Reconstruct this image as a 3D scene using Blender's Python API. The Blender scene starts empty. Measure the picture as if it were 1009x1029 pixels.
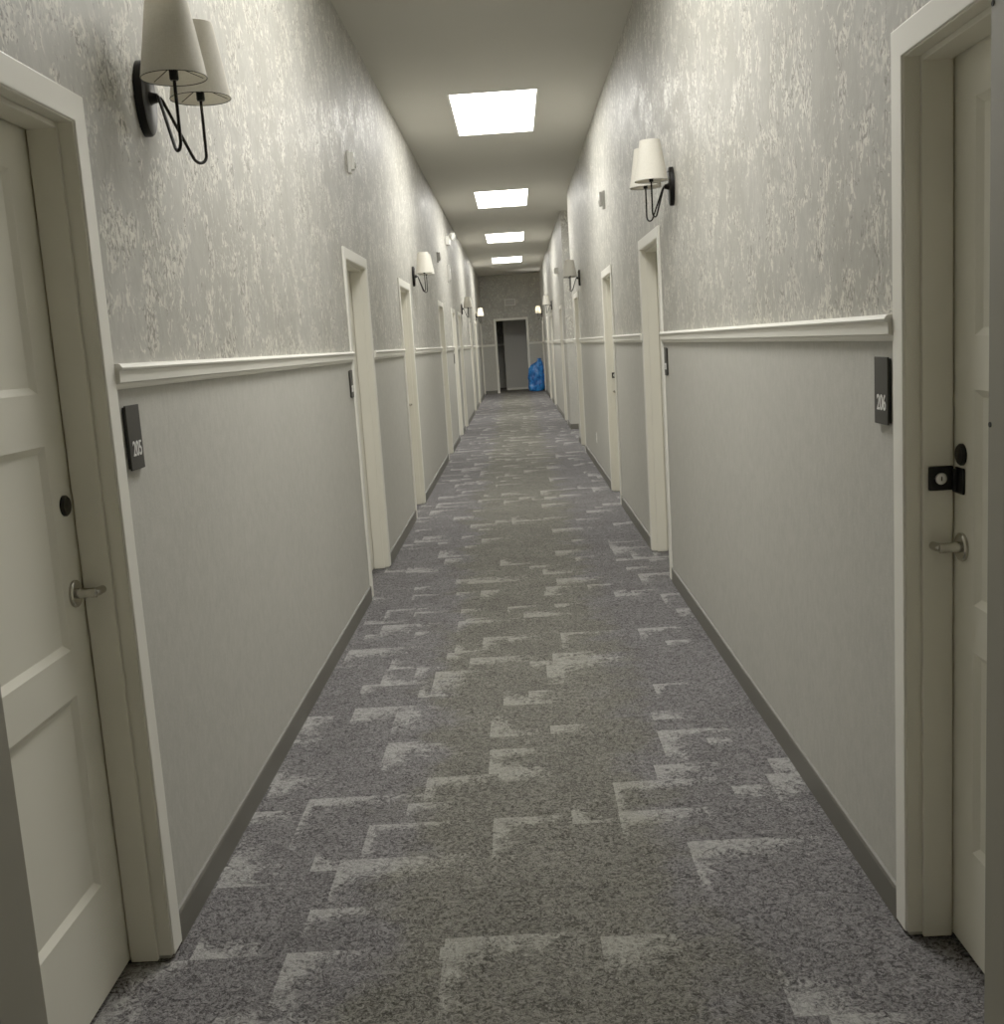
import bpy, bmesh, math, random
from mathutils import Vector, Matrix
random.seed(7)
S = bpy.context.scene
C = S.collection
PI = math.pi

# ------------------------------------------------------------------ constants (metres)
XL, XR, HC = -0.975, 0.886, 3.6          # wall faces, ceiling height
YB, YE = -2.6, 33.5                      # back wall and end wall
RAIL0, RAIL1 = 1.450, 1.512              # chair rail
HD = 2.065                               # door opening height
OW = 0.88                                # door opening width
TW = 0.45                                # wall thickness
CAS = 0.060                              # casing width

# ------------------------------------------------------------------ helpers
class MB:
    def __init__(s): s.v, s.f, s.m = [], [], []
    def quad(s, a, b, c, d, m=0):
        n = len(s.v); s.v += [tuple(a), tuple(b), tuple(c), tuple(d)]; s.f.append((n, n+1, n+2, n+3)); s.m.append(m)
    def box(s, x0, x1, y0, y1, z0, z1, m=0):
        x0, x1 = min(x0, x1), max(x0, x1); y0, y1 = min(y0, y1), max(y0, y1); z0, z1 = min(z0, z1), max(z0, z1)
        n = len(s.v)
        s.v += [(x0,y0,z0),(x1,y0,z0),(x1,y1,z0),(x0,y1,z0),(x0,y0,z1),(x1,y0,z1),(x1,y1,z1),(x0,y1,z1)]
        for f in ((3,2,1,0),(4,5,6,7),(0,1,5,4),(1,2,6,5),(2,3,7,6),(3,0,4,7)):
            s.f.append(tuple(n+i for i in f)); s.m.append(m)
    def prism(s, prof, fn, t0, t1, m=0):
        # closed profile [(a,b)] swept from t0 to t1; fn(a,b,t) -> xyz
        n = len(s.v); k = len(prof)
        s.v += [fn(a, b, t0) for a, b in prof] + [fn(a, b, t1) for a, b in prof]
        for i in range(k):
            j = (i+1) % k
            s.f.append((n+i, n+j, n+k+j, n+k+i)); s.m.append(m)
        s.f.append(tuple(n+i for i in range(k))[::-1]); s.m.append(m)
        s.f.append(tuple(n+k+i for i in range(k))); s.m.append(m)
    def lathe(s, prof, seg=32, fn=lambda x, y, z: (x, y, z), sx=1, sy=1, cap=(False, False), m=0):
        # prof [(r,z)] about z, ellipse scale sx, sy
        n = len(s.v); k = len(prof)
        for r, z in prof:
            for i in range(seg):
                a = 2*PI*i/seg; s.v.append(fn(r*math.cos(a)*sx, r*math.sin(a)*sy, z))
        for j in range(k-1):
            for i in range(seg):
                i2 = (i+1) % seg
                s.f.append((n+j*seg+i, n+j*seg+i2, n+(j+1)*seg+i2, n+(j+1)*seg+i)); s.m.append(m)
        if cap[0]: s.f.append(tuple(n+i for i in range(seg))[::-1]); s.m.append(m)
        if cap[1]: s.f.append(tuple(n+(k-1)*seg+i for i in range(seg))); s.m.append(m)
    def tube(s, pts, rad, seg=10, m=0):
        pts = [Vector(p) for p in pts]; rads = rad if isinstance(rad, (list, tuple)) else [rad]*len(pts)
        n = len(s.v); up = Vector((0.31, 0.17, 0.93)).normalized(); prev = None
        for i, p in enumerate(pts):
            t = (pts[min(i+1, len(pts)-1)] - pts[max(i-1, 0)]).normalized()
            a = (up if prev is None else prev); a = (a - t*a.dot(t)).normalized(); prev = a; b = t.cross(a)
            for j in range(seg):
                w = 2*PI*j/seg; s.v.append(tuple(p + (a*math.cos(w)+b*math.sin(w))*rads[i]))
        for i in range(len(pts)-1):
            for j in range(seg):
                j2 = (j+1) % seg
                s.f.append((n+i*seg+j, n+i*seg+j2, n+(i+1)*seg+j2, n+(i+1)*seg+j)); s.m.append(m)
        s.f.append(tuple(n+j for j in range(seg))[::-1]); s.m.append(m)
        e = n+(len(pts)-1)*seg; s.f.append(tuple(e+j for j in range(seg))); s.m.append(m)
    def build(s, name, mats, parent=None, smooth=False, bevel=0, recalc=True):
        me = bpy.data.meshes.new(name); me.from_pydata(s.v, [], s.f)
        for mt in (mats if isinstance(mats, (list, tuple)) else [mats]): me.materials.append(mt)
        for p, i in zip(me.polygons, s.m): p.material_index = i
        if recalc:
            bm = bmesh.new(); bm.from_mesh(me); bmesh.ops.recalc_face_normals(bm, faces=bm.faces)
            if bevel:
                es = [e for e in bm.edges if len(e.link_faces) == 2 and e.calc_face_angle(0) > 0.6]
                bmesh.ops.bevel(bm, geom=es, offset=bevel, segments=2, profile=0.6, affect='EDGES')
            bm.to_mesh(me); bm.free()
        if smooth:
            for p in me.polygons: p.use_smooth = True
            try: me.set_sharp_from_angle(angle=math.radians(35))
            except Exception: pass
        o = bpy.data.objects.new(name, me); C.objects.link(o)
        if parent: o.parent = parent
        return o

def empty(name, loc=(0,0,0), rz=0):
    o = bpy.data.objects.new(name, None); C.objects.link(o); o.empty_display_size = 0.05
    o.location = loc; o.rotation_euler = (0, 0, rz); return o
def tag(o, label=None, cat=None, group=None, kind=None):
    for k, v in (('label', label), ('category', cat), ('group', group), ('kind', kind)):
        if v: o[k] = v
    return o
def struct(o, label=None, cat=None): return tag(o, label, cat, None, 'structure')
def dup(root, loc, rz):
    r = root.copy(); C.objects.link(r); r.location = loc; r.rotation_euler = (0, 0, rz)
    for ch in list(root.children):
        c = ch.copy(); C.objects.link(c); c.parent = r
        for g in list(ch.children):
            d = g.copy(); C.objects.link(d); d.parent = c
    return r
def text_mesh(name, body, size, mat, parent, M, squeeze=0.8, depth=0.0006):
    cu = bpy.data.curves.new(name+'_curve', 'FONT'); cu.body = body; cu.size = size; cu.align_x = 'CENTER'; cu.align_y = 'CENTER'
    cu.extrude = depth; cu.offset = 0.0003
    t = bpy.data.objects.new(name+'_tmp', cu); C.objects.link(t)
    dg = bpy.context.evaluated_depsgraph_get(); dg.update()
    me = bpy.data.meshes.new_from_object(t.evaluated_get(dg)); bpy.data.objects.remove(t); bpy.data.curves.remove(cu)
    me.transform(M @ Matrix.Diagonal((squeeze, 1, 1, 1))); me.materials.clear(); me.materials.append(mat)
    o = bpy.data.objects.new(name, me); C.objects.link(o); o.parent = parent; return o

# ------------------------------------------------------------------ materials
class NT:
    def __init__(s, name):
        s.mat = bpy.data.materials.new(name); s.mat.use_nodes = True; s.t = s.mat.node_tree
        s.b = s.t.nodes['Principled BSDF']
    def n(s, typ, **kw):
        o = s.t.nodes.new(typ)
        for k, v in kw.items():
            setattr(o, k, v)
        return o
    def put(s, sock, v):
        if hasattr(v, 'is_linked'): s.t.links.new(v, sock)
        else: sock.default_value = v
    def m(s, op, a, b=0.0, c=0.0, clamp=False):
        o = s.n('ShaderNodeMath', operation=op, use_clamp=clamp)
        s.put(o.inputs[0], a); s.put(o.inputs[1], b); s.put(o.inputs[2], c); return o.outputs[0]
    def pos(s): return s.n('ShaderNodeNewGeometry').outputs['Position']
    def obj(s): return s.n('ShaderNodeTexCoord').outputs['Object']
    def xyz(s, v): o = s.n('ShaderNodeSeparateXYZ'); s.put(o.inputs[0], v); return o.outputs
    def vec(s, x, y, z=0.0):
        o = s.n('ShaderNodeCombineXYZ'); [s.put(o.inputs[i], q) for i, q in enumerate((x, y, z))]; return o.outputs[0]
    def noise(s, v, scale, detail=3, rough=0.55, dist=0.0):
        o = s.n('ShaderNodeTexNoise'); s.put(o.inputs['Vector'], v)
        o.inputs['Scale'].default_value = scale; o.inputs['Detail'].default_value = detail
        o.inputs['Roughness'].default_value = rough; o.inputs['Distortion'].default_value = dist; return o.outputs['Fac']
    def ss(s, v, a, b):
        o = s.n('ShaderNodeMapRange', interpolation_type='SMOOTHSTEP'); s.put(o.inputs[0], v)
        s.put(o.inputs[1], a); s.put(o.inputs[2], b); o.inputs[3].default_value = 0; o.inputs[4].default_value = 1; return o.outputs[0]
    def lin(s, v, a, b, c, d):
        o = s.n('ShaderNodeMapRange'); s.put(o.inputs[0], v); [s.put(o.inputs[i+1], q) for i, q in enumerate((a, b, c, d))]; return o.outputs[0]
    def mix(s, f, a, b, blend='MIX'):
        o = s.n('ShaderNodeMix', data_type='RGBA', blend_type=blend)
        s.put(o.inputs[0], f)
        s.put(o.inputs[6], a if hasattr(a, 'is_linked') else (*a, 1)); s.put(o.inputs[7], b if hasattr(b, 'is_linked') else (*b, 1)); return o.outputs[2]
    def bump(s, h, strength=0.3, dist=0.002):
        o = s.n('ShaderNodeBump'); s.put(o.inputs['Height'], h); o.inputs['Strength'].default_value = strength; o.inputs['Distance'].default_value = dist
        s.t.links.new(o.outputs[0], s.b.inputs['Normal'])
    def fin(s, col, rough=0.6, metal=0.0, spec=0.5):
        s.put(s.b.inputs['Base Color'], col if hasattr(col, 'is_linked') else (*col, 1))
        s.put(s.b.inputs['Roughness'], rough); s.b.inputs['Metallic'].default_value = metal
        s.b.inputs['Specular IOR Level'].default_value = spec; return s.mat

def plain(name, col, rough=0.5, metal=0.0, var=0.06, scale=9, bump=0, spec=0.5):
    t = NT(name); p = t.pos(); f = t.noise(p, scale, 4)
    dark = tuple(c*(1-var) for c in col); lite = tuple(min(1, c*(1+var)) for c in col)
    if bump: t.bump(t.noise(p, scale*14, 3), bump, 0.001)
    return t.fin(t.mix(f, dark, lite), rough, metal, spec)

def mat_wallpaper():
    t = NT('wallpaper_upper'); x, y, z = t.xyz(t.pos()); u = t.m('ADD', y, t.m('MULTIPLY', x, 1.0))
    big = t.noise(t.vec(u, z), 2.0, 3)
    mid = t.noise(t.vec(t.m('MULTIPLY', u, 1.15), t.m('ADD', z, 4.4)), 6.5, 3, 0.6, 0.6)
    fl = t.noise(t.vec(t.m('MULTIPLY', u, 1.7), t.m('ADD', z, 3.1)), 15, 3, 0.55, 2.4)       # cream flakes
    fl2 = t.noise(t.vec(t.m('MULTIPLY', u, 1.7), t.m('ADD', z, 9.7)), 21, 3, 0.6, 2.6)       # dark flecks
    lf = t.m('ADD', fl, t.m('MULTIPLY', t.m('SUBTRACT', mid, 0.52), 0.95))
    df = t.m('ADD', t.m('MULTIPLY', fl2, 1.0), t.m('MULTIPLY', t.m('SUBTRACT', mid, 0.52), 0.85))
    base = t.mix(t.ss(big, 0.35, 0.65), (0.335, 0.326, 0.288), (0.395, 0.387, 0.352))
    c = t.mix(t.m('MULTIPLY', t.ss(lf, 0.530, 0.600), 0.74), base, (0.72, 0.70, 0.61))
    c = t.mix(t.m('MULTIPLY', t.ss(t.noise(t.vec(t.m('MULTIPLY', u, 1.9), z), 9, 4, 0.6, 1.0), 0.40, 0.62), 0.40), c, (0.27, 0.262, 0.236))
    c = t.mix(t.m('MULTIPLY', t.ss(df, 0.600, 0.655), 0.78), c, (0.120, 0.110, 0.090))
    t.bump(t.m('ADD', fl, t.m('MULTIPLY', fl2, 0.5)), 0.25, 0.003)
    return t.fin(c, t.lin(lf, 0.35, 0.7, 0.62, 0.42), 0, 0.4)

def mat_wainscot():
    t = NT('wallpaper_lower'); x, y, z = t.xyz(t.pos()); u = t.m('ADD', y, x)
    big = t.noise(t.vec(u, z), 1.3, 3)
    st = t.noise(t.vec(t.m('MULTIPLY', u, 2.2), z), 22, 3, 0.6, 0.3)
    fine = t.noise(t.vec(u, t.m('MULTIPLY', z, 1.0)), 160, 2, 0.6)
    sp = t.noise(t.vec(t.m('MULTIPLY', u, 1.3), z), 30, 2, 0.6)
    c = t.mix(big, (0.395, 0.389, 0.348), (0.475, 0.466, 0.424))
    cl = t.noise(t.vec(t.m('MULTIPLY', u, 1.2), z), 11, 5, 0.65, 0.8)
    c = t.mix(t.m('MULTIPLY', t.ss(cl, 0.38, 0.62), 0.28), c, (0.33, 0.324, 0.292))
    c = t.mix(t.m('MULTIPLY', t.ss(st, 0.35, 0.7), 0.30), c, (0.56, 0.552, 0.51))
    c = t.mix(t.m('MULTIPLY', t.ss(fine, 0.3, 0.7), 0.22), c, (0.25, 0.245, 0.222))
    c = t.mix(t.m('MULTIPLY', t.ss(sp, 0.68, 0.76), 0.35), c, (0.52, 0.515, 0.48))
    t.bump(t.m('ADD', fine, st), 0.18, 0.002)
    return t.fin(c, 0.62, 0, 0.35)

def mat_carpet():
    t = NT('carpet_tiles'); x, y, z = t.xyz(t.pos()); p = t.vec(x, y)
    nA = t.noise(p, 36, 4, 0.74, 2.2); nB = t.noise(p, 115, 3, 0.7, 1.2); nC = t.noise(p, 3.2, 4, 0.6)
    nD = t.noise(p, 22, 4, 0.7, 0.6)
    def layer(cx, cy, ox, oy, seed, act):
        v = t.m('DIVIDE', t.m('ADD', y, oy), cy); row = t.m('FLOOR', v); fy0 = t.m('FRACT', v)
        wr = t.n('ShaderNodeTexWhiteNoise', noise_dimensions='2D'); t.put(wr.inputs['Vector'], t.vec(row, seed))
        u = t.m('ADD', t.m('DIVIDE', t.m('ADD', x, ox), cx), wr.outputs['Value']); col = t.m('FLOOR', u); fx = t.m('FRACT', u)
        wn = t.n('ShaderNodeTexWhiteNoise', noise_dimensions='3D'); t.put(wn.inputs['Vector'], t.vec(col, row, seed))
        r, g, b = t.xyz(wn.outputs['Color']); w = wn.outputs['Value']
        on = t.m('LESS_THAN', w, act)
        side = t.m('GREATER_THAN', r, 0.5)
        fxs = t.m('ABSOLUTE', t.m('SUBTRACT', side, fx))            # 0 at the chosen side edge
        wn2 = t.n('ShaderNodeTexWhiteNoise', noise_dimensions='3D'); t.put(wn2.inputs['Vector'], t.vec(col, row, seed+40.0))
        far = t.m('ABSOLUTE', t.m('SUBTRACT', t.m('GREATER_THAN', wn2.outputs['Value'], 0.32), fy0))   # 0 at the chosen cross edge
        ty = t.lin(g, 0, 1, 0.16, 0.55); tx = t.lin(b, 0, 1, 0.06, 0.40)
        lenx = t.lin(b, 0, 1, 1.05, 0.45); leny = t.lin(g, 0, 1, 1.1, 0.45)
        def bar(a, ta, bq, lb):
            q = t.m('DIVIDE', a, ta); cr = t.m('SUBTRACT', 1.0, t.m('MULTIPLY', q, q), clamp=True)
            return t.m('MULTIPLY', cr, t.m('SUBTRACT', 1.0, t.m('POWER', t.m('DIVIDE', bq, lb), 1.6), clamp=True))
        L = t.m('MAXIMUM', bar(far, ty, fxs, lenx), bar(fxs, tx, far, leny))
        return t.m('MULTIPLY', L, on)
    L1 = layer(0.40, 0.36, 0.07, 0.0, 1.0, 0.45); L2 = layer(0.27, 0.22, 0.19, 0.13, 5.0, 0.24); L3 = layer(0.52, 0.46, 0.33, 0.21, 9.0, 0.45)
    L = t.m('MAXIMUM', t.m('MAXIMUM', L1, L2), L3)
    dith = t.m('ADD', t.m('MULTIPLY', t.m('SUBTRACT', nA, 0.5), 1.5), t.m('MULTIPLY', t.m('SUBTRACT', nD, 0.5), 1.9))
    mask = t.ss(t.m('ADD', L, dith), 0.30, 0.95)
    mask = t.m('MULTIPLY', mask, t.m('GREATER_THAN', L, 0.04))
    # olive middle column, mauve grey sides, broken up by noise
    d = t.m('ABSOLUTE', t.m('ADD', x, 0.03))
    ol = t.ss(t.m('ADD', d, t.m('MULTIPLY', t.m('SUBTRACT', nC, 0.5), 0.75)), 0.50, 0.30)
    ol = t.m('MULTIPLY', ol, t.lin(nD, 0.3, 0.7, 0.75, 1.0))
    tone = t.lin(nC, 0.3, 0.7, 0.85, 1.12)
    dark = t.mix(ol, (0.043, 0.0405, 0.043), (0.045, 0.043, 0.036))
    mid = t.mix(ol, (0.212, 0.203, 0.211), (0.218, 0.210, 0.180))
    lite = t.mix(ol, (0.460, 0.455, 0.440), (0.420, 0.415, 0.365))
    tuft = t.m('ADD', t.m('MULTIPLY', nA, 0.6), t.m('MULTIPLY', nB, 0.4))
    c = t.mix(t.ss(tuft, 0.40, 0.58), dark, mid)
    c = t.mix(1.0, c, t.vec(tone, tone, tone), 'MULTIPLY')
    c = t.mix(t.m('MULTIPLY', t.ss(nB, 0.57, 0.68), 0.40), c, lite)
    lt = t.mix(t.ss(tuft, 0.40, 0.56), t.mix(0.30, mid, lite), lite)
    c = t.mix(t.m('MULTIPLY', mask, 0.75), c, lt)
    t.bump(t.m('ADD', nA, t.m('MULTIPLY', nB, 0.5)), 1.0, 0.012)
    return t.fin(c, 0.95, 0, 0.1)

def mat_emit(name, col, st):
    t = NT(name); o = t.noise(t.pos(), 3, 1); t.fin(t.mix(o, (0.9,0.9,0.88), (0.92,0.92,0.9)), 0.5)
    t.b.inputs['Emission Color'].default_value = (*col, 1); t.b.inputs['Emission Strength'].default_value = st; return t.mat

WALLP, WAINS, CARPET = mat_wallpaper(), mat_wainscot(), mat_carpet()
CEIL = plain('ceiling_paint', (0.56, 0.545, 0.49), 0.85, var=0.03, scale=2, bump=0.1)
TRIM = plain('trim_paint', (0.78, 0.765, 0.695), 0.42, var=0.03, scale=5)
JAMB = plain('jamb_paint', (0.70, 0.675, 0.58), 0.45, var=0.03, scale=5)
DOORP = plain('door_paint', (0.76, 0.74, 0.64), 0.45, var=0.025, scale=4)
FRAMEP = plain('cross_frame_paint', (0.27, 0.255, 0.21), 0.5, var=0.04, scale=5)
BASEM = plain('baseboard_vinyl', (0.095, 0.090, 0.075), 0.5, var=0.06, scale=6)
BLACK = plain('black_iron', (0.0035, 0.003, 0.0025), 0.42, var=0.1, scale=20, spec=0.22)
SIGNM = plain('sign_charcoal', (0.018, 0.017, 0.0145), 0.5, var=0.08, scale=30, spec=0.25)
SIGNW = plain('sign_digits', (0.80, 0.80, 0.78), 0.5, var=0.02)
STEEL = plain('brushed_nickel', (0.46, 0.44, 0.39), 0.24, metal=1.0, var=0.08, scale=40)
STEELD = plain('lock_cylinder_metal', (0.55, 0.54, 0.52), 0.35, metal=0.9, var=0.08, scale=60)
WPLAST = plain('white_plastic', (0.72, 0.71, 0.66), 0.4, var=0.02)
GPLAST = plain('grey_plastic', (0.40, 0.39, 0.36), 0.45, var=0.03)
LENS = plain('lamp_lens', (0.85, 0.85, 0.82), 0.15, var=0.02)
VOID = plain('dark_gap', (0.02, 0.019, 0.017), 0.9, var=0.1)
PANEL = mat_emit('light_diffuser', (1.0, 0.968, 0.875), 9.0)
PARTW = plain('far_room_paint', (0.50, 0.49, 0.46), 0.7, var=0.03, scale=3)
def mat_shade():
    t = NT('linen_shade'); p = t.obj(); x, y, z = t.xyz(p)
    w = t.m('ADD', t.noise(t.vec(x, y, t.m('MULTIPLY', z, 9)), 60, 2), t.noise(t.vec(t.m('MULTIPLY', x, 6), t.m('MULTIPLY', y, 6), z), 60, 2))
    c = t.mix(t.ss(w, 0.7, 1.3), (0.70, 0.675, 0.600), (0.80, 0.775, 0.70)); t.bump(w, 0.2, 0.001)
    m = t.fin(c, 0.85, 0, 0.2)
    tr = t.n('ShaderNodeBsdfTranslucent'); tr.inputs['Color'].default_value = (0.8, 0.77, 0.68, 1)
    mx = t.n('ShaderNodeMixShader'); mx.inputs[0].default_value = 0.28
    t.t.links.new(t.b.outputs[0], mx.inputs[1]); t.t.links.new(tr.outputs[0], mx.inputs[2])
    t.t.links.new(mx.outputs[0], t.t.nodes['Material Output'].inputs[0]); return m
SHADE = mat_shade()
def mat_bag():
    t = NT('blue_bag_plastic'); p = t.obj(); f = t.noise(p, 9, 4, 0.6, 0.8)
    t.bump(f, 0.7, 0.03); return t.fin(t.mix(t.ss(f, 0.35, 0.65), (0.008, 0.085, 0.42), (0.03, 0.27, 0.85)), 0.32)
BAGM = mat_bag()

# ------------------------------------------------------------------ layout
LY = [2.525, 7.35, 10.38, 15.25, 18.32, 20.28, 25.05, 28.15, 33.12]       # far jamb of each left door
RY = [2.455, 7.36, 10.45, 15.27, 20.20, 25.26, 28.20, 33.15]              # far jamb of each right door
ALC = (15.92, 18.20, 0.34)                                               # shallow alcove in the right wall

def gaps(ys): return [(y-OW, y) for y in ys]
def solid_runs(ops, y0, y1):
    out, a = [], y0
    for o0, o1 in sorted(ops):
        out.append((a, o0)); a = o1
    out.append((a, y1)); return out

def wall_side(name, x, sgn, ops, alc=None):
    # sgn: direction away from the corridor
    b = MB()
    cuts = list(ops) + ([alc[:2]] if alc else [])
    for a, c in solid_runs(cuts, YB, YE):
        b.box(x, x+sgn*TW, a, c, 0, 1.48, 1); b.box(x, x+sgn*TW, a, c, 1.48, HC, 0)
    for a, c in ops: b.box(x, x+sgn*TW, a, c, HD, HC, 0)
    if alc:
        b.box(x+sgn*alc[2], x+sgn*TW, alc[0], alc[1], 0, 1.48, 1); b.box(x+sgn*alc[2], x+sgn*TW, alc[0], alc[1], 1.48, HC, 0)
    return struct(b.build(name, [WALLP, WAINS]))
wall_side('wall_left', XL, -1, gaps(LY)); wall_side('wall_right', XR, 1, gaps(RY), ALC)

# end wall with a doorway, back wall behind the camera, space beyond the doorway
EX0, EX1, EZ = -0.535, 0.415, 2.225
b = MB()
for x0, x1 in ((XL-TW, EX0), (EX1, XR+TW)):
    b.box(x0, x1, YE, YE+0.16, 0, 1.48, 1); b.box(x0, x1, YE, YE+0.16, 1.48, HC, 0)
b.box(EX0, EX1, YE, YE+0.16, EZ, HC, 0)
struct(b.build('wall_end', [WALLP, WAINS]))
b = MB(); b.box(XL-TW, XR+TW, YB-0.15, YB, 0, 1.48, 1); b.box(XL-TW, XR+TW, YB-0.15, YB, 1.48, HC, 0)
struct(b.build('wall_back', [WALLP, WAINS]))
b = MB(); b.box(-2.0, 2.0, 37.6, 37.75, 0, 1.48, 1); b.box(-2.0, 2.0, 37.6, 37.75, 1.48, 2.7, 0)
b.box(-2.15, -2.0, YE+0.16, 37.75, 0, 2.7, 1); b.box(2.0, 2.15, YE+0.16, 37.75, 0, 2.7, 1)
struct(b.build('wall_beyond', [WALLP, WAINS]))
b = MB(); b.box(-2.15, 2.15, YE+0.16, 37.75, 2.7, 2.8); struct(b.build('ceiling_beyond', CEIL))
b = MB(); b.box(-0.325, 1.3, 35.3, 35.4, 0, 2.7); struct(b.build('wall_partition', PARTW, bevel=0.004))
b = MB(); b.box(-0.3, 1.3, 35.285, 35.3, 0, 0.07); struct(b.build('baseboard_partition', TRIM, bevel=0.003))
b = MB(); b.box(-2.0, -0.9, 37.575, 37.6, RAIL0, RAIL1); b.box(-0.9, 2.0, 37.575, 37.6, RAIL0, RAIL1); struct(b.build('trim_beyond', TRIM))

b = MB(); b.quad((-2.2, YB-0.2, 0), (2.2, YB-0.2, 0), (2.2, 37.8, 0), (-2.2, 37.8, 0))
struct(b.build('floor', CARPET))

# ceiling with openings for the light troffers
LX0, LX1, LLEN = -0.440, 0.336, 1.82
LYS = [3.58, 9.45, 15.34, 21.15, 26.98]
b = MB()
for a, c in solid_runs([(y, y+LLEN) for y in LYS], YB-0.1, YE+0.1): b.box(XL-TW, XR+TW, a, c, HC, HC+0.12)
for y in LYS:
    b.box(XL-TW, LX0, y, y+LLEN, HC, HC+0.12); b.box(LX1, XR+TW, y, y+LLEN, HC, HC+0.12)
struct(b.build('ceiling', CEIL))

# ------------------------------------------------------------------ ceiling light panels
def make_light():
    r = empty('ceiling_light')
    w, l = (LX1-LX0)/2, LLEN/2; f = MB()
    t = 0.018
    for x0, x1, y0, y1 in ((-w, w, -l, -l+t), (-w, w, l-t, l), (-w, -w+t, -l+t, l-t), (w-t, w, -l+t, l-t)):
        f.box(x0, x1, y0, y1, 0.0, 0.06)
    f.box(-w, w, -l, l, 0.06, 0.075)
    f.build('frame', WPLAST, r)
    d = MB(); d.box(-w+t, w-t, -l+t, l-t, 0.012, 0.022); d.build('diffuser', PANEL, r); return r
light0 = make_light()
nm = ['bright ceiling light panel overhead, just above the photo',
      'nearest and largest of the four glowing rectangular ceiling light panels', 'second nearest of the four glowing rectangular ceiling light panels',
      'third glowing ceiling light panel, between second and farthest', 'farthest and smallest glowing ceiling light panel, close to the end wall']
for i, y in enumerate(LYS):
    loc = ((LX0+LX1)/2, y+LLEN/2, HC)
    o = light0 if i == 0 else dup(light0, loc, 0)
    o.location = loc; tag(o, nm[i], 'ceiling light', 'ceiling light panels')

# ------------------------------------------------------------------ chair rails and baseboards
RP = [(0, RAIL0), (0.009, RAIL0), (0.011, RAIL0+0.005), (0.011, RAIL0+0.013), (0.021, RAIL0+0.017), (0.022, RAIL0+0.044),
      (0.028, RAIL0+0.047), (0.030, RAIL0+0.052), (0.026, RAIL1-0.003), (0.020, RAIL1), (0, RAIL1)]
BP = [(0, 0), (0.010, 0), (0.010, 0.080), (0.007, 0.088), (0, 0.090)]
tn = [0]
def rail_run(fn, t0, t1, side):
    tn[0] += 1
    m = MB(); m.prism(RP, fn, t0, t1); struct(m.build('trim_%d' % tn[0], TRIM))
    m = MB(); m.prism(BP, fn, t0, t1); struct(m.build('baseboard_' + side, BASEM))
def mk(x, s): return lambda a, z, t: (x+s*a, t, z)
for ys, x, s, side in ((LY, XL, 1, 'left'), (RY, XR, -1, 'right')):
    cuts = [(a-CAS-0.004, c+CAS+0.004) for a, c in gaps(ys)]
    if side == 'right': cuts.append(ALC[:2])
    for a, c in solid_runs(cuts, YB, YE):
        if a < 1.5: c = min(c, 1.38)
        if c-a > 0.04: rail_run(mk(x, s), a, c, side)
ax = XR+ALC[2]
rail_run(mk(ax, -1), ALC[0], ALC[1], 'alcove')
rail_run(lambda a, z, t: (t, ALC[1]-a, z), XR, ax, 'alcove')
rail_run(lambda a, z, t: (t, ALC[0]+a, z), XR, ax, 'alcove')
for x0, x1 in ((XL, EX0-0.06), (EX1+0.06, XR)):
    rail_run(lambda a, z, t: (t, YE-a, z), x0, x1, 'end')

# end doorway casing
b = MB()
for x0, x1 in ((EX0-0.055, EX0+0.012), (EX1-0.012, EX1+0.055)): b.box(x0, x1, YE-0.02, YE+0.18, 0.0, EZ+0.055)
b.box(EX0+0.012, EX1-0.012, YE-0.02, YE+0.18, EZ-0.012, EZ+0.055)
struct(b.build('trim_end_doorway', TRIM, bevel=0.003))

# frame across the corridor that the photo is taken through
CF0, CF1, CFL, CFR = 1.39, 1.52, -0.792, 0.662
b = MB()
b.box(XL, CFL, CF0, CF1, 0, HC); b.box(CFR, XR, CF0, CF1, 0, HC)
for z in (1.905, 1.345):
    b.lathe([(0.004, 0), (0.004, 0.0015)], 10, lambda x, y, q, z=z: (CFR-q, CF1-0.006+x, z+y), cap=(True, True), m=1)
struct(b.build('trim_cross_frame', [FRAMEP, VOID]))

# ------------------------------------------------------------------ doors (local: +x into corridor, opening centred on y, handle at +y*hand)
def panel_leaf(b, xf, y0, y1, z0, z1):
    # three recessed panels, front face at x = xf
    st = 0.112; th = 0.04; rc = 0.011; sl = 0.016
    pz = [(0.273, 0.752), (0.860, 1.338), (1.455, 1.945)]
    a, c = y0+st, y1-st
    zs = [z0] + [q for p in pz for q in p] + [z1]
    def Q(x, ya, yb, za, zb): b.quad((x, ya, za), (x, yb, za), (x, yb, zb), (x, ya, zb))
    Q(xf, y0, a, z0, z1); Q(xf, c, y1, z0, z1)
    for i in range(0, len(zs), 2): Q(xf, a, c, zs[i], zs[i+1])
    for za, zb in pz:
        o = [(xf, a, za), (xf, c, za), (xf, c, zb), (xf, a, zb)]
        n = [(xf-rc, a+sl, za+sl), (xf-rc, c-sl, za+sl), (xf-rc, c-sl, zb-sl), (xf-rc, a+sl, zb-sl)]
        for i in range(4):
            j = (i+1) % 4; b.quad(o[i], o[j], n[j], n[i])
        b.quad(*n)
    b.quad((xf, y0, z1), (xf, y1, z1), (xf-th, y1, z1), (xf-th, y0, z1)); b.quad((xf, y0, z0), (xf, y1, z0), (xf-th, y1, z0), (xf-th, y0, z0))
    b.quad((xf, y0, z0), (xf, y0, z1), (xf-th, y0, z1), (xf-th, y0, z0)); b.quad((xf, y1, z0), (xf, y1, z1), (xf-th, y1, z1), (xf-th, y1, z0))
    b.quad((xf-th, y0, z0), (xf-th, y1, z0), (xf-th, y1, z1), (xf-th, y0, z1))

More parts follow.
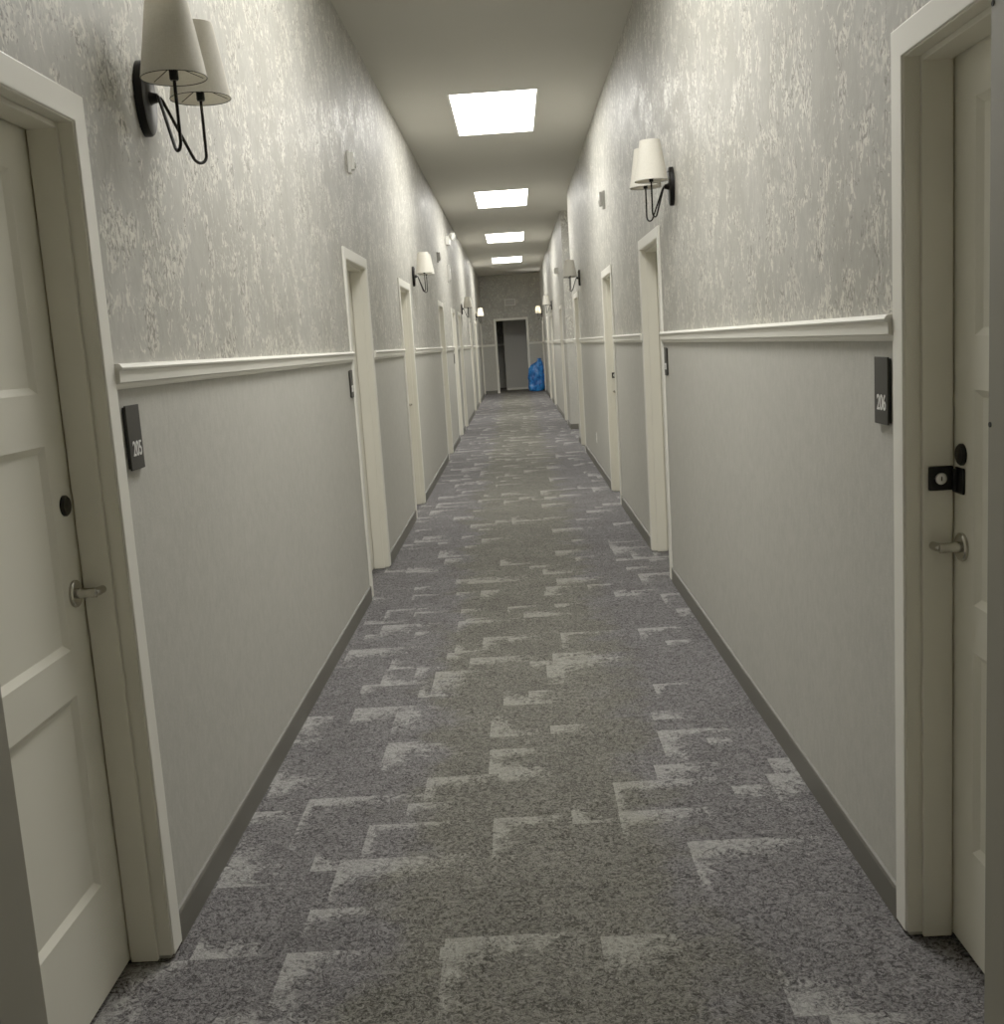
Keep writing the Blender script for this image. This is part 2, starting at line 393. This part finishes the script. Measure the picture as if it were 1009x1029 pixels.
def make_door(hand, lock):
    r = empty('door_1'); h = OW/2
    # casing on the wall face
    b = MB(); rv = 0.005; P = 0.013; bt = 0.012
    i0, o0 = h+rv-0.008, h+CAS
    U = [(-o0, bt), (-i0, bt), (-i0, HD-0.004), (i0, HD-0.004), (i0, bt), (o0, bt), (o0, HD+CAS), (-o0, HD+CAS)]
    b.prism(U, lambda a, z, t: (t, a, z), 0.0, P)
    b.build('casing', TRIM, r, bevel=0.003)
    # jamb lining and stop
    b = MB(); jt = 0.008; D = -0.16
    for s in (-1, 1):
        b.box(0.008, D, s*(h-jt), s*(h+0.0), bt, HD)
        b.box(-0.026, -0.094, s*(h-jt-0.013), s*(h-jt), bt-0.006, HD-jt)
    b.box(0.008, D, -h+jt, h-jt, HD-jt, HD); b.box(-0.026, -0.094, -(h-jt-0.013), h-jt-0.013, HD-jt-0.013, HD-jt)
    b.build('jamb', JAMB, r, bevel=0.002)
    b = MB(); b.box(-0.1505, -0.155, -h+jt, h-jt, 0, HD-jt); b.build('door_back', VOID, r)
    xf = -0.099
    b = MB(); panel_leaf(b, xf, -h+jt+0.004, h-jt-0.004, 0.012, HD-jt-0.004)
    b.build('leaf', DOORP, r, recalc=True)
    # lever handle
    hy = hand*(h-0.066); hz = 0.982
    lv = MB(); lv.lathe([(0.0, 0.0), (0.0325, 0.0), (0.0325, 0.006), (0.029, 0.009), (0.013, 0.010), (0.011, 0.030), (0.012, 0.052), (0.0, 0.054)], 28,
                        lambda x, y, z: (xf+z, hy+x, hz+y))
    pts = [(xf+0.046, hy, hz), (xf+0.050, hy+hand*0.018, hz-0.001), (xf+0.050, hy+hand*0.045, hz-0.002), (xf+0.049, hy+hand*0.075, hz-0.001),
           (xf+0.048, hy+hand*0.105, hz+0.003), (xf+0.047, hy+hand*0.118, hz+0.005)]
    lv.tube(pts, [0.010, 0.0105, 0.0095, 0.009, 0.008, 0.006], 14)
    lv.build('lever_handle', STEEL, r, smooth=True)
    db = MB(); dz = 1.192; dy = hand*(h-0.062)
    db.lathe([(0.0, 0), (0.025, 0), (0.025, 0.005), (0.021, 0.009), (0.009, 0.010), (0.0, 0.0105)], 28, lambda x, y, z: (xf+z, dy+x, dz+y))
    db.build('deadbolt', BLACK, r, smooth=True)
    if lock:
        jy = hand*(h-jt-0.013)         # stop face, facing back along the corridor
        k = MB(); k.box(-0.037, -0.092, jy, jy-hand*0.012, 1.108, 1.164)
        k.box(-0.09, -0.101, jy-hand*0.004, jy-hand*0.012, 1.128, 1.145)
        k.box(xf, xf+0.006, jy-hand*0.010, jy-hand*0.058, 1.102, 1.162)
        k.box(xf, xf+0.014, jy-hand*0.016, jy-hand*0.024, 1.105, 1.159)
        ko = k.build('surface_lock', BLACK, r, bevel=0.004); ko['label'] = 'square black lock plate with a round silver keyhole'
        c = MB(); c.lathe([(0.0, 0.003), (0.004, 0.003), (0.010, 0.004), (0.0125, 0.003), (0.0135, 0.0)], 24, lambda x, y, z: (-0.063+x, jy-hand*(0.012+z), 1.136+y))
        c.box(-0.0645, -0.0615, jy-hand*0.0155, jy-hand*0.0165, 1.131, 1.141, 1)
        c.build('keyhole', [STEELD, VOID], ko, smooth=True)
    return r
dn = [0]
protoL, protoR, protoRL = make_door(1, False), make_door(-1, False), make_door(-1, True)
used = set()
def put_door(proto, x, yfar, rz, label):
    dn[0] += 1
    loc = (x, yfar-OW/2, 0)
    if proto.name not in used:
        o = proto; o.location = loc; o.rotation_euler = (0, 0, rz)
    else: o = dup(proto, loc, rz)
    o.name = 'door_%d' % dn[0]; used.add(o.name); struct(o, label, 'door')
    return o
protoL.name, protoR.name, protoRL.name = 'door_pa', 'door_pb', 'door_pc'
ordL = ['nearest', 'second', 'third', 'fourth', 'fifth', 'sixth', 'seventh', 'eighth', 'last']
for i, y in enumerate(LY):
    put_door(protoR if i == 1 else protoL, XL, y, 0, 'cream three-panel door beside the 205 sign on the left' if i == 0 else '%s cream door along the left wall counted from the viewer' % ordL[i])
ordR = ['nearest', 'second', 'third', 'fourth', 'fifth', 'sixth', 'seventh', 'last']
for i, y in enumerate(RY):
    p = protoRL if i in (0, 2) else (protoL if i == 1 else protoR)
    put_door(p, XR, y, PI, 'cream door with a black surface lock beside the 206 sign' if i == 0 else '%s cream door along the right wall counted from the viewer' % ordR[i])

# ------------------------------------------------------------------ wall sconces (local: +x off the wall, symmetric in y, z=0 at plate centre)
def bez(p0, p1, p2, p3, n=14):
    out = []
    for i in range(n+1):
        t = i/n; a = (1-t)**3; b_ = 3*t*(1-t)**2; c = 3*t*t*(1-t); d = t**3
        out.append(tuple(a*p0[k]+b_*p1[k]+c*p2[k]+d*p3[k] for k in range(3)))
    return out
def make_sconce():
    r = empty('wall_sconce')
    b = MB()
    f = lambda x, y, z: (z, x, y)
    b.lathe([(0.0, 0.0), (0.1, 0.0), (0.1, 0.016), (0.096, 0.022), (0.088, 0.025), (0.0, 0.026)], 40, f, sx=0.60, sy=1.0)
    b.lathe([(0.020, 0.024), (0.016, 0.030), (0.012, 0.046), (0.0, 0.048)], 20, f)
    b.lathe([(0.006, 0.024), (0.005, 0.029), (0.0, 0.030)], 12, lambda x, y, z: (z, x, y+0.075))
    b.build('backplate', BLACK, r, smooth=True)
    for s in (-1, 1):
        dx, dy = 0.088, s*0.120; rho = math.hypot(dx, dy); R_ = 0.025; cu, cv = rho-R_, -0.135
        dd = math.hypot(cu, cv); base = math.atan2(cv, cu)
        P2 = lambda u, v: (0.042+dx*u/rho, dy*u/rho, v)
        ta = base + PI + math.acos(R_/dd); tu, tv = cu+R_*math.cos(ta), cv+R_*math.sin(ta)
        p = [P2(-0.006, 0.0), P2(0.012, 0.001)] + [P2(0.02+(tu-0.02)*q/6, -0.008+(tv+0.008)*q/6) for q in range(7)]
        ta = ta % (2*PI)
        p += [P2(cu+R_*math.cos(ta+(2*PI-ta)*q/14), cv+R_*math.sin(ta+(2*PI-ta)*q/14)) for q in range(1, 15)]
        p += [P2(rho, -0.06), P2(rho, 0.035)]
        m = MB(); m.tube(p, 0.0048, 10)
        ar = m.build('arm', BLACK, r, smooth=True)
        m = MB(); m.lathe([(0.0, 0.012), (0.010, 0.012), (0.012, 0.016), (0.012, 0.075), (0.0, 0.076)], 16, lambda x, y, z: (0.130+x, s*0.120+y, z)); m.build('socket', BLACK, ar, smooth=True)
        m = MB(); zb, zt, rb, rt = 0.018, 0.218, 0.085, 0.053; th = 0.0016
        m.lathe([(rb, zb), (rt, zt), (rt-th, zt), (rb-th, zb), (rb, zb)], 48, lambda x, y, z: (0.130+x, s*0.120+y, z))
        sh = m.build('lamp_shade', SHADE, r, smooth=True)
        m = MB()
        ring = [(0.130+(rb-0.001)*math.cos(a), s*0.120+(rb-0.001)*math.sin(a), zb) for a in [2*PI*i/40 for i in range(41)]]
        m.tube(ring, 0.0013, 6)
        for q in range(3):
            a = 2*PI*q/3+0.5; m.tube([(0.130, s*0.120, 0.05), (0.130+rb*0.9*math.cos(a), s*0.120+rb*0.9*math.sin(a), zb+0.004)], 0.0012, 6)
        m.build('wire_frame', BLACK, sh)
    return r
sc0 = make_sconce()
SC = [(XL, 3.05, 2.222, 0, 'two-shade sconce beside the nearest left door, top cut off by the photo'),
      (XL, 10.95, 2.225, 0, 'two-shade black iron sconce past the third door on the left wall'),
      (XL, 20.95, 2.215, 0, 'small distant two-shade sconce, third along the left wall'),
      (XL, 28.75, 2.255, 0, 'farthest two-shade sconce on the left wall near the corridor end'),
      (XR, 5.84, 2.263, PI, 'white two-shade black iron sconce nearest on the right wall'),
      (XR, 13.87, 2.268, PI, 'two-shade black iron sconce, second along the right wall'),
      (XR, 24.0, 2.275, PI, 'small distant two-shade sconce, third along the right wall'),
      (XR, 31.9, 2.31, PI, 'farthest right two-shade sconce, close to the end wall')]
for i, (x, y, z, rz, lab) in enumerate(SC):
    o = sc0 if i == 0 else dup(sc0, (x, y, z), rz)
    o.location = (x, y, z); o.rotation_euler = (0, 0, rz); tag(o, lab, 'wall lamp', 'two-shade wall sconces along the corridor')

# the two sconces at the far end are switched on
for x, y, z, sg in ((XL, 28.75, 2.255, 1), (XR, 31.9, 2.31, -1)):
    for q in (-1, 1):
        la = bpy.data.lights.new('sconce_bulb', 'POINT'); la.energy = 3.5; la.color = (1.0, 0.93, 0.80); la.shadow_soft_size = 0.02
        lo = bpy.data.objects.new('sconce_bulb', la); C.objects.link(lo); lo.location = (x+sg*0.13, y+q*0.12, z+0.13)

# ------------------------------------------------------------------ room number signs
def number_sign(x, y, z, s, body, label):
    r = empty('room_sign', (x, y, z)); w, hgt, th = 0.0475, 0.081, 0.011
    b = MB(); b.box(0, s*th*0.55, -w+0.004, w-0.004, -hgt+0.004, hgt-0.004); b.box(s*th*0.55, s*th, -w, w, -hgt, hgt)
    b.build('plate', SIGNM, r, bevel=0.002)
    # local text axes -> wall
    M = Matrix(((0, 0, s, s*(th+0.0004)), (s, 0, 0, s*0.004), (0, 1, 0, -0.030), (0, 0, 0, 1)))
    if body: text_mesh('number', body, 0.053, SIGNW, r, M, 0.80)
    return tag(r, label, 'sign', 'room number signs')
number_sign(XL, 2.676, 1.328, 1, '205', 'dark upright room sign reading 205 under the left chair rail')
number_sign(XR, 2.603, 1.332, -1, '206', 'dark upright room sign reading 206 under the right chair rail')
number_sign(XL, 6.318, 1.326, 1, '207', 'dark room sign beside the second door on the left wall')
number_sign(XR, 6.318, 1.340, -1, '208', 'dark room sign beside the second door on the right wall')
number_sign(XL, 17.29, 1.32, 1, '', 'tiny far dark room sign on the left wall')
number_sign(XR, 15.42, 1.33, -1, '', 'tiny far dark room sign on the right wall')

# ------------------------------------------------------------------ alarm devices
def wall_device(name, x, y, z, s, w, hgt, d, label, cat, mat=None):
    r = empty(name, (x, y, z)); mat = mat or WPLAST
    b = MB(); b.box(0, s*d*0.45, -w/2, w/2, -hgt/2, hgt/2); b.build('back_box', mat, r, bevel=0.004)
    b = MB(); b.box(s*d*0.45, s*d, -w*0.42, w*0.42, -hgt*0.36, hgt*0.46)
    for k in range(3): b.box(s*d, s*(d+0.002), -w*0.3, w*0.3, hgt*(-0.26+0.09*k), hgt*(-0.22+0.09*k))
    b.build('cover', mat, r, bevel=0.006)
    b = MB(); b.lathe([(0.0, 0.006), (w*0.12, 0.005), (w*0.17, 0.0)], 16, lambda p, q, t: (s*(d+t), p, q+hgt*0.2)); b.build('strobe_lens', LENS, r, smooth=True)
    return tag(r, label, cat)
wall_device('wall_alarm', XL, 7.0, 2.69, 1, 0.075, 0.13, 0.04, 'white alarm box high on the left wall above the second door', 'alarm')
wall_device('wall_alarm', XR, 9.9, 2.715, -1, 0.11, 0.15, 0.05, 'small grey alarm box high on the right wall', 'alarm', GPLAST)
wall_device('wall_alarm', XL, 14.9, 2.72, 1, 0.10, 0.14, 0.045, 'small grey box high on the left wall before the emergency light', 'alarm', GPLAST)
wall_device('wall_sensor', XL, 17.1, 2.64, 1, 0.10, 0.27, 0.05, 'tall narrow grey box under the emergency light', 'sensor', GPLAST)
wall_device('wall_alarm', XR, 20.1, 2.76, -1, 0.12, 0.12, 0.07, 'tiny white alarm box far along the right wall', 'alarm')

# emergency light with two lamp heads
r = empty('wall_emergency_lamp', (XL, 17.35, 3.17)); tag(r, 'white two-headed emergency light high on the left wall', 'emergency light')
b = MB(); b.box(0, 0.06, -0.15, 0.15, -0.075, 0.05); b.build('housing', WPLAST, r, bevel=0.008)
for s in (-1, 1):
    hd = MB(); c0 = Vector((0.095, s*0.11, 0.055)); dr = Vector((0.75, s*0.25, -0.35)).normalized()
    hd.tube([c0-dr*0.035, c0-dr*0.02, c0+dr*0.012, c0+dr*0.03], [0.025, 0.04, 0.055, 0.056], 20)
    hd.tube([(0.05, s*0.11, 0.03), c0-dr*0.03], 0.014, 8)
    ho = hd.build('lamp_head', WPLAST, r, smooth=True)
    m = MB(); m.tube([c0+dr*0.030, c0+dr*0.034], [0.048, 0.044], 20); m.build('lens', LENS, ho, smooth=True)

# electrical outlet
r = empty('wall_outlet', (XR, 12.3, 0.37)); tag(r, 'white electrical outlet low on the right wall', 'outlet')
b = MB(); b.box(0, -0.006, -0.037, 0.037, -0.06, 0.06); b.build('cover_plate', WPLAST, r, bevel=0.002)
for q in (-0.026, 0.026):
    b = MB(); b.box(-0.006, -0.010, -0.016, 0.016, q-0.015, q+0.015); so = b.build('socket', WPLAST, r, bevel=0.001)
    b = MB()
    for yy in (-0.007, 0.007): b.box(-0.0098, -0.0104, yy-0.0012, yy+0.0012, q-0.006, q+0.006)
    b.build('slots', VOID, so)

# sign over the end doorway
r = empty('wall_sign', (-0.05, YE, 2.755)); tag(r, 'pale rectangular sign on the end wall above the doorway', 'sign')
b = MB(); b.box(-0.165, 0.165, 0, -0.03, -0.10, 0.10); b.build('housing', WPLAST, r, bevel=0.006)
b = MB(); b.box(-0.145, 0.145, -0.03, -0.034, -0.08, 0.08); b.build('face', GPLAST, r, bevel=0.002)

# ------------------------------------------------------------------ blue bag at the end of the corridor
def make_bag():
    me = bpy.data.meshes.new('garbage_bag'); bm = bmesh.new()
    bmesh.ops.create_icosphere(bm, subdivisions=5, radius=1.0)
    from mathutils import noise as N
    for v in bm.verts:
        d = v.co.copy(); ang = math.atan2(d.y, d.x); z = d.z
        t = (z+1)/2
        sq = (1-abs(z)**6)**(1/6) if abs(z) < 1 else 0
        rx = 0.245*sq*(1-0.06*t)
        wob = 1+0.045*math.sin(5*ang+4*t)+0.03*math.sin(9*ang-7*t)
        rr = math.hypot(d.x, d.y); ux, uy = (d.x/rr, d.y/rr) if rr > 1e-6 else (0, 0)
        k = (abs(ux)**3+abs(uy)**3)**(-1/3) if rr > 1e-6 else 0
        x = ux*k*rx*wob; y = uy*k*rx*0.72*wob
        top = 0.83 + 0.17*max(0, min(1, (x+0.02)/0.12)) - 0.05*max(0, (x-0.17)/0.07) - 0.07*max(0, (-x-0.14)/0.1)
        zz = top*max(0, t)
        n = N.noise(Vector((x*7, y*7, zz*6)))*0.026 + N.noise(Vector((x*18, y*18, zz*14)))*0.012
        x += ux*n; y += uy*n; zz += n*0.6 if t > 0.1 else 0
        v.co = (x, y, max(0.0, zz))
    bm.to_mesh(me); bm.free(); me.materials.append(BAGM)
    for p in me.polygons: p.use_smooth = True
    o = bpy.data.objects.new('bag_body', me); C.objects.link(o); return o
r = empty('garbage_bag', (0.618, YE-0.24, 0)); tag(r, 'bright blue plastic bag standing beside the end doorway', 'bag')
make_bag().parent = r
b = MB()
for q in range(6):
    a = 2*PI*q/6; b.tube([(0.13, 0, 0.95), (0.13+0.03*math.cos(a), 0.03*math.sin(a), 0.99), (0.13+0.07*math.cos(a), 0.06*math.sin(a), 0.985)], [0.030, 0.026, 0.010], 8)
b.build('tied_neck', BAGM, r, smooth=True)

# ------------------------------------------------------------------ camera, world, view
f, roll, pitch, yaw = 1075.171, -0.0640731, 0.1552499, -0.0211102
fw = Vector((math.sin(yaw)*math.cos(pitch), math.cos(yaw)*math.cos(pitch), -math.sin(pitch)))
rt = Vector((math.cos(yaw), -math.sin(yaw), 0)); up = rt.cross(fw)
c_, s_ = math.cos(roll), math.sin(roll)
r2, u2 = rt*c_+up*s_, up*c_-rt*s_
cam = bpy.data.cameras.new('camera'); co = bpy.data.objects.new('camera', cam); C.objects.link(co)
M = Matrix((r2, u2, -fw)).transposed().to_4x4(); M.translation = (0, 0, 1.5); co.matrix_world = M
cam.sensor_fit = 'VERTICAL'; cam.sensor_height = 36.0; cam.lens = f*36.0/1029.0; cam.clip_start = 0.05; cam.clip_end = 200
S.camera = co
w = bpy.data.worlds.new('world'); S.world = w; w.use_nodes = True
w.node_tree.nodes['Background'].inputs[0].default_value = (0.05, 0.05, 0.048, 1); w.node_tree.nodes['Background'].inputs[1].default_value = 0.3
S.view_settings.view_transform = 'Standard'; S.view_settings.look = 'None'; S.view_settings.exposure = 0.98; S.view_settings.gamma = 1.35
S.cycles.max_bounces = 12; S.cycles.diffuse_bounces = 8; S.cycles.sample_clamp_indirect = 6.0
